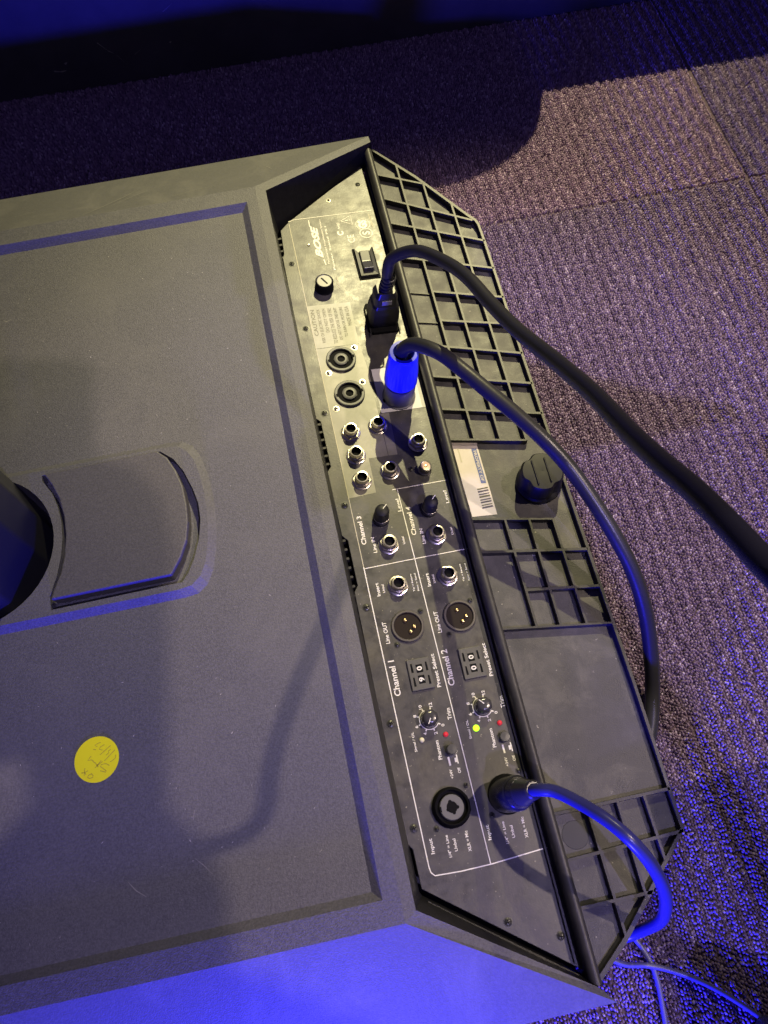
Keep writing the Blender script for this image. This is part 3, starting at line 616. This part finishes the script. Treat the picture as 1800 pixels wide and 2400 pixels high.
# short of the sloping edge
brd((xr, rows[0](xr)), (117, 485.5)); brd((xr, rows[1](xr)), (146.5, rows[1](146.5)))
brd((xr, rows[2](xr)), (xe, rows[2](xe))); brd((xr, rows[3](xr)), (xe, rows[3](xe)))
brd((x1, rows[4](x1)), (xe, rows[4](xe))); brd((x1, rows[5](x1)), (xe, rows[5](xe)))
brd((xr, rows[4](xr)), (x1, rows[4](x1) + 0), .5, CZ + 1.2, CZ - .2); brd((xr, rows[5](xr)), (x1, rows[5](x1)), .5, CZ + 1.2, CZ - .2)
for r_ in rows[6:9]: brd((xr, r_(xr)), (xe, r_(xe)))
brd((xr, rows[9](xr)), (x3, rows[9](x3)), 1.4)
brd((x1, 512), (x1, rows[9](x1)), 1.45, RZ + .05); brd((x2, 486), (x2, rows[9](x2)), 1.45, RZ + .05); brd((x3, 459.5), (x3, rows[9](x3)), 1.45, RZ + .05)
# lower block
brd((xr, 187.5), (135, 176.3), 1.3); brd((xr, 163.6), (xe, 151.2)); brd((104, 132.6), (xe, 125.8)); brd((xr, 111.3), (xe, 101.0), 1.2)
brd((104, 183.5), (104.4, 108), 1.45, RZ + .05); brd((119.6, 180), (119.2, 105.8), 1.45, RZ + .05); brd((135, 176.3), (135.2, 103.4), 1.45, RZ + .05)
# bottom block
brd((xr + 2, 1.3), (151.8, 1.3)); brd((xr + 2, -23.2), (151.6, -21.3)); brd((xr + 2, -47.2), (125, -47.2))
brd((103.0, 1.3), (103.8, -64.5), 1.45, RZ + .05); brd((120.7, 1.3), (120.6, -49.5), 1.45, RZ + .05); brd((136.4, 1.3), (136.8, -34.5), 1.45, RZ + .05)
b = MB(); b.lathe([(7.6, 0), (7.4, .25), (.2, .3)], 32); P_('round_foot_mark', b, mat('round_mark', (.035, .035, .036), .5), Matrix.Translation(Vector((93, -11.5, CZ)) * MM))

# white asset label on the tray
b = MB(); b.add([(83.2, 247.2, 28.0), (100.6, 243.2, 28.0), (100.6, 242.4, CZ + .25), (83.2, 246.0, CZ + .25), (84.2, 190.6, CZ + .25), (100.9, 188.9, CZ + .25)], [(3, 2, 1, 0), (3, 4, 5, 2)])
wl = P_('asset_label', b, M['paper'], label='white paper label with a blue strip and a barcode')
b = MB(); b.add([(96.0, 241.0, CZ + .4), (99.4, 240.2, CZ + .4), (99.6, 213.0, CZ + .4), (96.2, 213.6, CZ + .4)], [(0, 3, 2, 1)]); part('blue_strip', b.mesh('blue_strip', M['bluestrip']), wl)
letter("PROPERTY OF", 0, 0, 24, 2.0, m=M['paper'], mw=Matrix.Translation(Vector((97.8, 226.8, CZ + .5)) * MM) @ Matrix.Rotation(math.radians(-90), 4, 'Z'), parent=wl)
yb = 210.0
for k, wd in enumerate((.9, 1.1, .7, 1.2, .8, 1.0, .7, 1.1)):
    b = MB(); b.box(92.4, 99.7, yb - wd, yb, CZ + .3, CZ + .42); part('barcode_bar', b.mesh('barcode_bar', M['bar'] if k % 3 else M['dimtext']), wl); yb -= wd + (1.3 if k % 2 else .9)
b = MB(); b.box(86.6, 87.5, 232, 243, CZ + .3, CZ + .4); part('faint_print', b.mesh('faint_print', M['printdim']), wl)

# adjusting knob on the tray
def adj_knob():
    b = MB(); n = 96; prof = [(14.5, 0, 0), (15.5, 1.2, 0), (15.5, 3.5, .1), (14.4, 5.0, 1), (14.2, 17.5, 1), (12.9, 19.4, 1), (5, 20.0, .2), (.2, 19.8, 0)]; vs = []
    for k in range(n):
        a = 2 * math.pi * k / n; sc = max(0, math.cos(4 * a)) ** 2
        for r, z, f in prof: rr = r * (1 - .13 * f * sc); vs.append((rr * math.cos(a), rr * math.sin(a), z))
    m_ = len(prof); b.add(vs, [(k * m_ + i, ((k + 1) % n) * m_ + i, ((k + 1) % n) * m_ + i + 1, k * m_ + i + 1) for k in range(n) for i in range(m_ - 1)])
    return b
kn = P_('levelling_knob', adj_knob(), M['knob'], Matrix.Translation(Vector((133.8, 205, CZ)) * MM) @ Matrix.Rotation(.5, 4, 'Z'), 35, 'black lobed plastic knob on the tray')
for ox in (-5.2, 3.4):
    b = MB(); b.prism([(ox - .5, -9), (ox + .5, -9), (ox + .5, 9), (ox - .5, 9)], 19.2, 20.8); bevel(part('grip_ridge', b.mesh('grip_ridge', M['knob']), kn, Matrix.Translation(Vector((133.8, 205, CZ)) * MM)), .3)

# yellow sticker
b = MB(); b.lathe([(12.4, 0), (12.4, .12), (.1, .14)], 48)
ys = P_('round_sticker', b, M['yellow'], Matrix.Translation(Vector((-161.0, 79.4, Iz + .05)) * MM), label='round yellow sticker with handwriting')
def pen(strokes):
    for st in strokes:
        bb_ = MB(); A = []; B = []; P = [Vector(p) for p in st]
        for i, p in enumerate(P):
            t = (P[min(i + 1, len(P) - 1)] - P[max(i - 1, 0)]).normalized(); n_ = Vector((-t.y, t.x)) * .2
            A.append((p.x + n_.x, p.y + n_.y, .18)); B.append((p.x - n_.x, p.y - n_.y, .18))
        bb_.band(B, A, False); part('pen_stroke', bb_.mesh('pen_stroke', M['ink']), ys, wm(ys))
# handwriting, placed from where it stands on the round sticker: sticker pixels -> mm
def sp(*pts):
    return [((x - 805) / 38.5 * .985 + (830 - y) / 38.5 * .12 * 0, (815 - y) / 40.5) for x, y in pts]
pen([sp((690, 1100), (620, 1120), (590, 1160), (630, 1195), (700, 1190), (712, 1150), (680, 1108)), sp((545, 950), (530, 1040), (520, 1110)), sp((465, 1045), (540, 1050), (605, 1020)), sp((540, 1050), (560, 1100)),
     sp((1070, 1005), (1000, 950), (900, 950), (880, 990), (940, 1050), (1000, 1110), (985, 1135), (870, 1080)), sp((760, 995), (840, 920), (900, 860)), sp((800, 960), (930, 890)), sp((830, 990), (780, 900), (720, 840)), sp((735, 840), (690, 800), (610, 805), (660, 750), (690, 720)),
     sp((1225, 800), (1210, 870), (1150, 910), (1090, 930)), sp((1210, 690), (970, 885)), sp((1120, 660), (1060, 690), (1080, 720), (1010, 770)), sp((1120, 575), (880, 735)), sp((990, 530), (900, 560), (870, 610), (940, 640)), sp((910, 460), (850, 470), (780, 500), (830, 540)), sp((740, 580), (800, 600))])

def scratch(pts, w):
    """thin pale scratch lying on the surface through the given 3-D points"""
    P = [Vector(p) for p in pts]; A = []; B = []
    for i, p in enumerate(P):
        t = (P[min(i + 1, len(P) - 1)] - P[max(i - 1, 0)]).normalized(); n_ = Vector((-t.y, t.x, 0)) * w / 2 * (0.35 if i in (0, len(P) - 1) else 1)
        sl = (T - FZ) / (finU[1] - ridgeU[1]) if p.y > 479 else 0
        A.append((p.x + n_.x, p.y + n_.y, p.z - sl * n_.y)); B.append((p.x - n_.x, p.y - n_.y, p.z + sl * n_.y))
    b = MB(); b.band(B, A, False); P_('scratch', b, M['scratch'])
def sidez(x, y): return (x, y, T - (T - FZ) * (y - ridgeU[1]) / (finU[1] - ridgeU[1]) + .25)
scratch([sidez(-150, 482), sidez(-138, 489), sidez(-120, 501), sidez(-108, 512)], .5); scratch([sidez(-128, 490), sidez(-112, 500), sidez(-100, 507)], .35)
scratch([sidez(-8, 515), sidez(-4, 509), sidez(-2, 505)], .5); scratch([sidez(-205, 500), sidez(-190, 502)], .5); scratch([sidez(-90, 486), sidez(-60, 492), sidez(-40, 494)], .2)
for pts_, w_ in [([(-148, 14), (-144, 9), (-139, 5)], .45), ([(-112, 18), (-108, 14), (-104, 9)], .3), ([(-110, 42), (-111, 38)], .5), ([(-120, 36), (-114, 32)], .25), ([(-212, 398), (-210, 396), (-206, 398)], .5), ([(-40, 150), (-36, 147)], .3), ([(-72, 330), (-70, 326), (-69, 322)], .25), ([(-47, 8), (-45.6, 9)], .9), ([(-75, 5), (-74, 6)], .6), ([(-120, 281), (-120, 286)], .4)]:
    scratch([(x, y, Iz + .1) for x, y in pts_], w_)
rg = random.Random(11)
fl = MB()
for _ in range(150):                                     # lint and crumbs lying on the lid
    x, y = rg.uniform(-235, -36), rg.uniform(-10, 455)
    if x < -75 and 155 < y < 280: continue
    a_ = rg.uniform(0, math.pi); l_ = rg.uniform(.25, .9); w_ = rg.uniform(.12, .28); c_, s_ = math.cos(a_), math.sin(a_)
    q = [(-l_, 0), (0, -w_), (l_, 0), (0, w_)]
    fl.add([(x + u * c_ - v * s_, y + u * s_ + v * c_, Iz + .12) for u, v in q], [(0, 1, 2, 3)])
o = P_('lint', fl, mat('lint', (.42, .40, .37), .9)); o['kind'] = 'stuff'

# ------------------------------------------------------------------ line-array column standing in the well
col = thing('speaker_column', 'dark blue lit faceted loudspeaker column standing in the round well at the left edge', 'speaker column', (-230, 219, 8.2))
cpf = [(-190.6, 212.5), (-189.0, 237), (-203.5, 263.5), (-230, 270), (-258, 262), (-271, 237), (-271, 200), (-258, 176), (-232, 170), (-205, 180.5)]
cpf = [(x, y) for x, y in cpf][::1]
cb = MB(); cb.prism([(x + (-1.5 if x > -230 else 1.5), y) for x, y in cpf], 8.3, 1100)
bevel(part('body', cb.mesh('body', M['column']), col), 1.5, 2, 20)
b = MB(); b.prism([(-195, 250), (-200, 260), (-230, 267.5), (-235, 267.5), (-235, 262), (-205, 255)], 40, 56)

# ------------------------------------------------------------------ cables
def cord(parent, pts, r, m, name='cord', seg=18, label=None):
    b = MB(); b.tube(catmull(pts, 10), r, seg); return part(name, b.mesh(name, m, 60), parent, None, label)
# 1 mains lead
pc = thing('mains_cable', 'thick black mains lead plugged in beside the rocker switch and looping off right', 'power cable', (57, 360, 30))
Fr = PM(57.2, 360.5, 1.0)
b = MB(); body = [(-8.6, -8.5), (8.6, -8.5), (10.8, -5.5), (10.8, 6.5), (8.2, 9), (-8.2, 9), (-10.8, 6.5), (-10.8, -5.5)]
lv = [(0, 1.0, 1.0), (6, 1.03, 1.03), (14, 1.0, 1.0), (20, .90, .94), (22, .80, .84), (30, .76, .82), (34, .58, .66)]
ringv = [[(x * sx, y * sy, z) for x, y in body] for z, sx, sy in lv]
for A, B in zip(ringv[:-1], ringv[1:]): b.band(A, B)
b.add(ringv[-1], [tuple(range(8))])
bevel(part('plug', b.mesh('plug', M['cable']), pc, Fr), .8, 2, 25)
b = MB(); b.prism([(-3.6, -7.6), (3.6, -7.6), (3.4, -6.2), (-3.4, -6.2)], 24.5, 28.5); part('plug_mark', b.mesh('plug_mark', mat('plug_mark', (.3, .3, .33), .5)), pc, Fr)
rb = MB(); rb.lathe([(4.9, 0), (5.1, .5), (5.1, 1.8), (4.7, 2.2), (4.2, 2.3), (4.2, 3.2)], 24, cap=False); rbm = rb.mesh('relief_ring', M['cable'], 40)
for k in range(4): part('relief_ring', rbm, pc, Fr @ Matrix.Translation((.5 * k * MM, 0, (34 + 3.1 * k) * MM)))
cord(pc, [(62.5, 361, 72), (63.0, 361.5, 80), (66.5, 360.5, 92), (80.2, 348.6, 108), (91.3, 319.5, 127), (97.4, 290.3, 144), (101.6, 258.9, 158), (105.5, 225.2, 176), (109.8, 188.5, 200), (110.6, 153.4, 226), (108.9, 120.9, 250), (107.7, 98.8, 268), (107.6, 81.6, 282), (107.2, 63.5, 295), (107.7, 48.0, 304), (109.5, 36.0, 311), (111, 28, 324), (110, 25, 348), (103, 30, 390), (101, 32, 450), (104, 32, 540), (150, 20, 640), (260, -60, 700), (320, -400, 690)], 4.05, M['cable'])
# 2 speaker lead, blue collar
sc = thing('speaker_cable', 'grey speaker lead with a blue collar plug, curving past the ribbed tray', 'speaker cable', (55.5, 292, 28))
F2 = PM(55.4, 292.2, .3) @ Matrix.Rotation(math.radians(-1.5), 4, 'Y')
b = MB(); b.lathe([(11.9, 0), (11.9, 1.0), (11.2, 1.4), (10.9, 3), (10.9, 16.5), (10.5, 17.6)], 48); b.lathe([(9.9, 17), (9.9, 21)], 40); part('plug_body', b.mesh('plug_body', M['greyconn'], 35), sc, F2)
b = MB(); n = 96; prof = [(11.0, 20.2, 0), (11.5, 20.8, 0), (11.45, 23, .6), (11.1, 34, 1), (10.6, 40, .9), (10.3, 42, 0), (10.0, 49.0, 0), (9.2, 52.0, 0), (7.2, 52.2, 0), (6.2, 50, 0), (6.0, 44, 0)]; vs = []
for k in range(n):
    a = 2 * math.pi * k / n
    for r, z, f in prof: rr = r - .45 * f * (1 if (k % 4) == 0 else 0); vs.append((rr * math.cos(a), rr * math.sin(a), z))
m_ = len(prof); b.add(vs, [(k * m_ + i, ((k + 1) % n) * m_ + i, ((k + 1) % n) * m_ + i + 1, k * m_ + i + 1) for k in range(n) for i in range(m_ - 1)])
part('collar', b.mesh('collar', M['blue'], 40), sc, F2, 'bright blue ribbed locking collar')
cord(sc, [(57.0, 292.6, 66), (57.8, 292.2, 78), (60.5, 291.2, 86.5), (67.0, 286.2, 94), (78.2, 271.9, 101), (89.3, 257.2, 100), (102.2, 238.6, 98), (115.1, 220.9, 95), (128.0, 202.9, 90), (138.9, 186.4, 83), (148.6, 166.1, 75), (158.1, 143.5, 65), (165.6, 122.3, 53), (169.5, 99.1, 38), (168.8, 73.6, 22), (166.5, 56.1, 11), (160.0, 37.7, 6.5), (148, 18, 5.2), (133, 2, 5.0), (110, -30, 5.0)], 4.7, M['cable2'])
b = MB(); b.lathe([(2.4, 0), (2.4, .8), (1.6, 1.3), (.2, 1.3)], 18); P_('screw', b, M['hole'], PM(45.7, 289.8, .2), smooth=40)
# 3 microphone lead
mc = thing('microphone_cable', 'thin microphone lead glowing blue, plugged into the lower right round input', 'microphone cable', (60, 16, 28))
ax = Vector((10.5, -2.0, 47)).normalized(); F3 = Matrix.Translation(Vector((59.2, 16.6, 29)) * MM) @ ax.to_track_quat('Z', 'Y').to_matrix().to_4x4()
b = MB(); b.lathe([(9.6, 0), (9.6, 20), (9.2, 22), (8.4, 22.6), (8.3, 25), (7.4, 30)], 36); part('plug_body', b.mesh('plug_body', mat('plug_metal', (.03, .03, .036), .25, metal=.3), 35), mc, F3)
b = MB(); b.lathe([(7.5, 29.5), (6.6, 33), (5.4, 41), (5.0, 45), (4.0, 46), (3.3, 46)], 32); part('plug_boot', b.mesh('plug_boot', M['cable2'], 35), mc, F3)
cord(mc, [(66.5, 15.0, 66), (68.5, 14.6, 73), (72.5, 13.6, 78.5), (78.5, 11.2, 82), (86.5, 4.0, 89), (95.5, -6.4, 98), (103.0, -17.0, 101), (111.0, -29.0, 93), (117.8, -41.5, 77), (121.0, -52.0, 59), (121.4, -60.4, 38), (115.0, -66.0, 14), (106, -68, 5.5), (95, -66, 3.4), (70, -60, 3.3)], 3.3, mat('violet_blue_sheath', (.035, .038, .16), .3))
# 4, 5 thin leads on the carpet
c4 = thing('thin_cable', 'thin cable running straight down over the carpet at the bottom edge', 'thin cable', (118, -90, 0), 'thin cables on the dark blue carpet')
cord(c4, [(95, -50, 2.6), (108, -62, 2.8), (114.1, -70.7, 3.2), (118.5, -82, 3.4), (119.4, -92, 3.4), (118, -105, 3.4), (115.5, -122, 3.4), (112, -150, 3.4)], 1.5, M['thin'], seg=10)
c5 = thing('thin_cable', 'thin cable curving away to the lower right corner over the carpet', 'thin cable', (130, -90, 0), 'thin cables on the dark blue carpet')
cord(c5, [(90, -72, 2.6), (103.8, -81, 3), (115, -83.5, 5.6), (126.7, -88.2, 3.6), (139, -95, 3.4), (150.6, -103.3, 3.4), (162, -113.5, 3.4), (171.7, -123.7, 3.4), (190, -145, 3.4)], 1.5, M['thin'], seg=10)
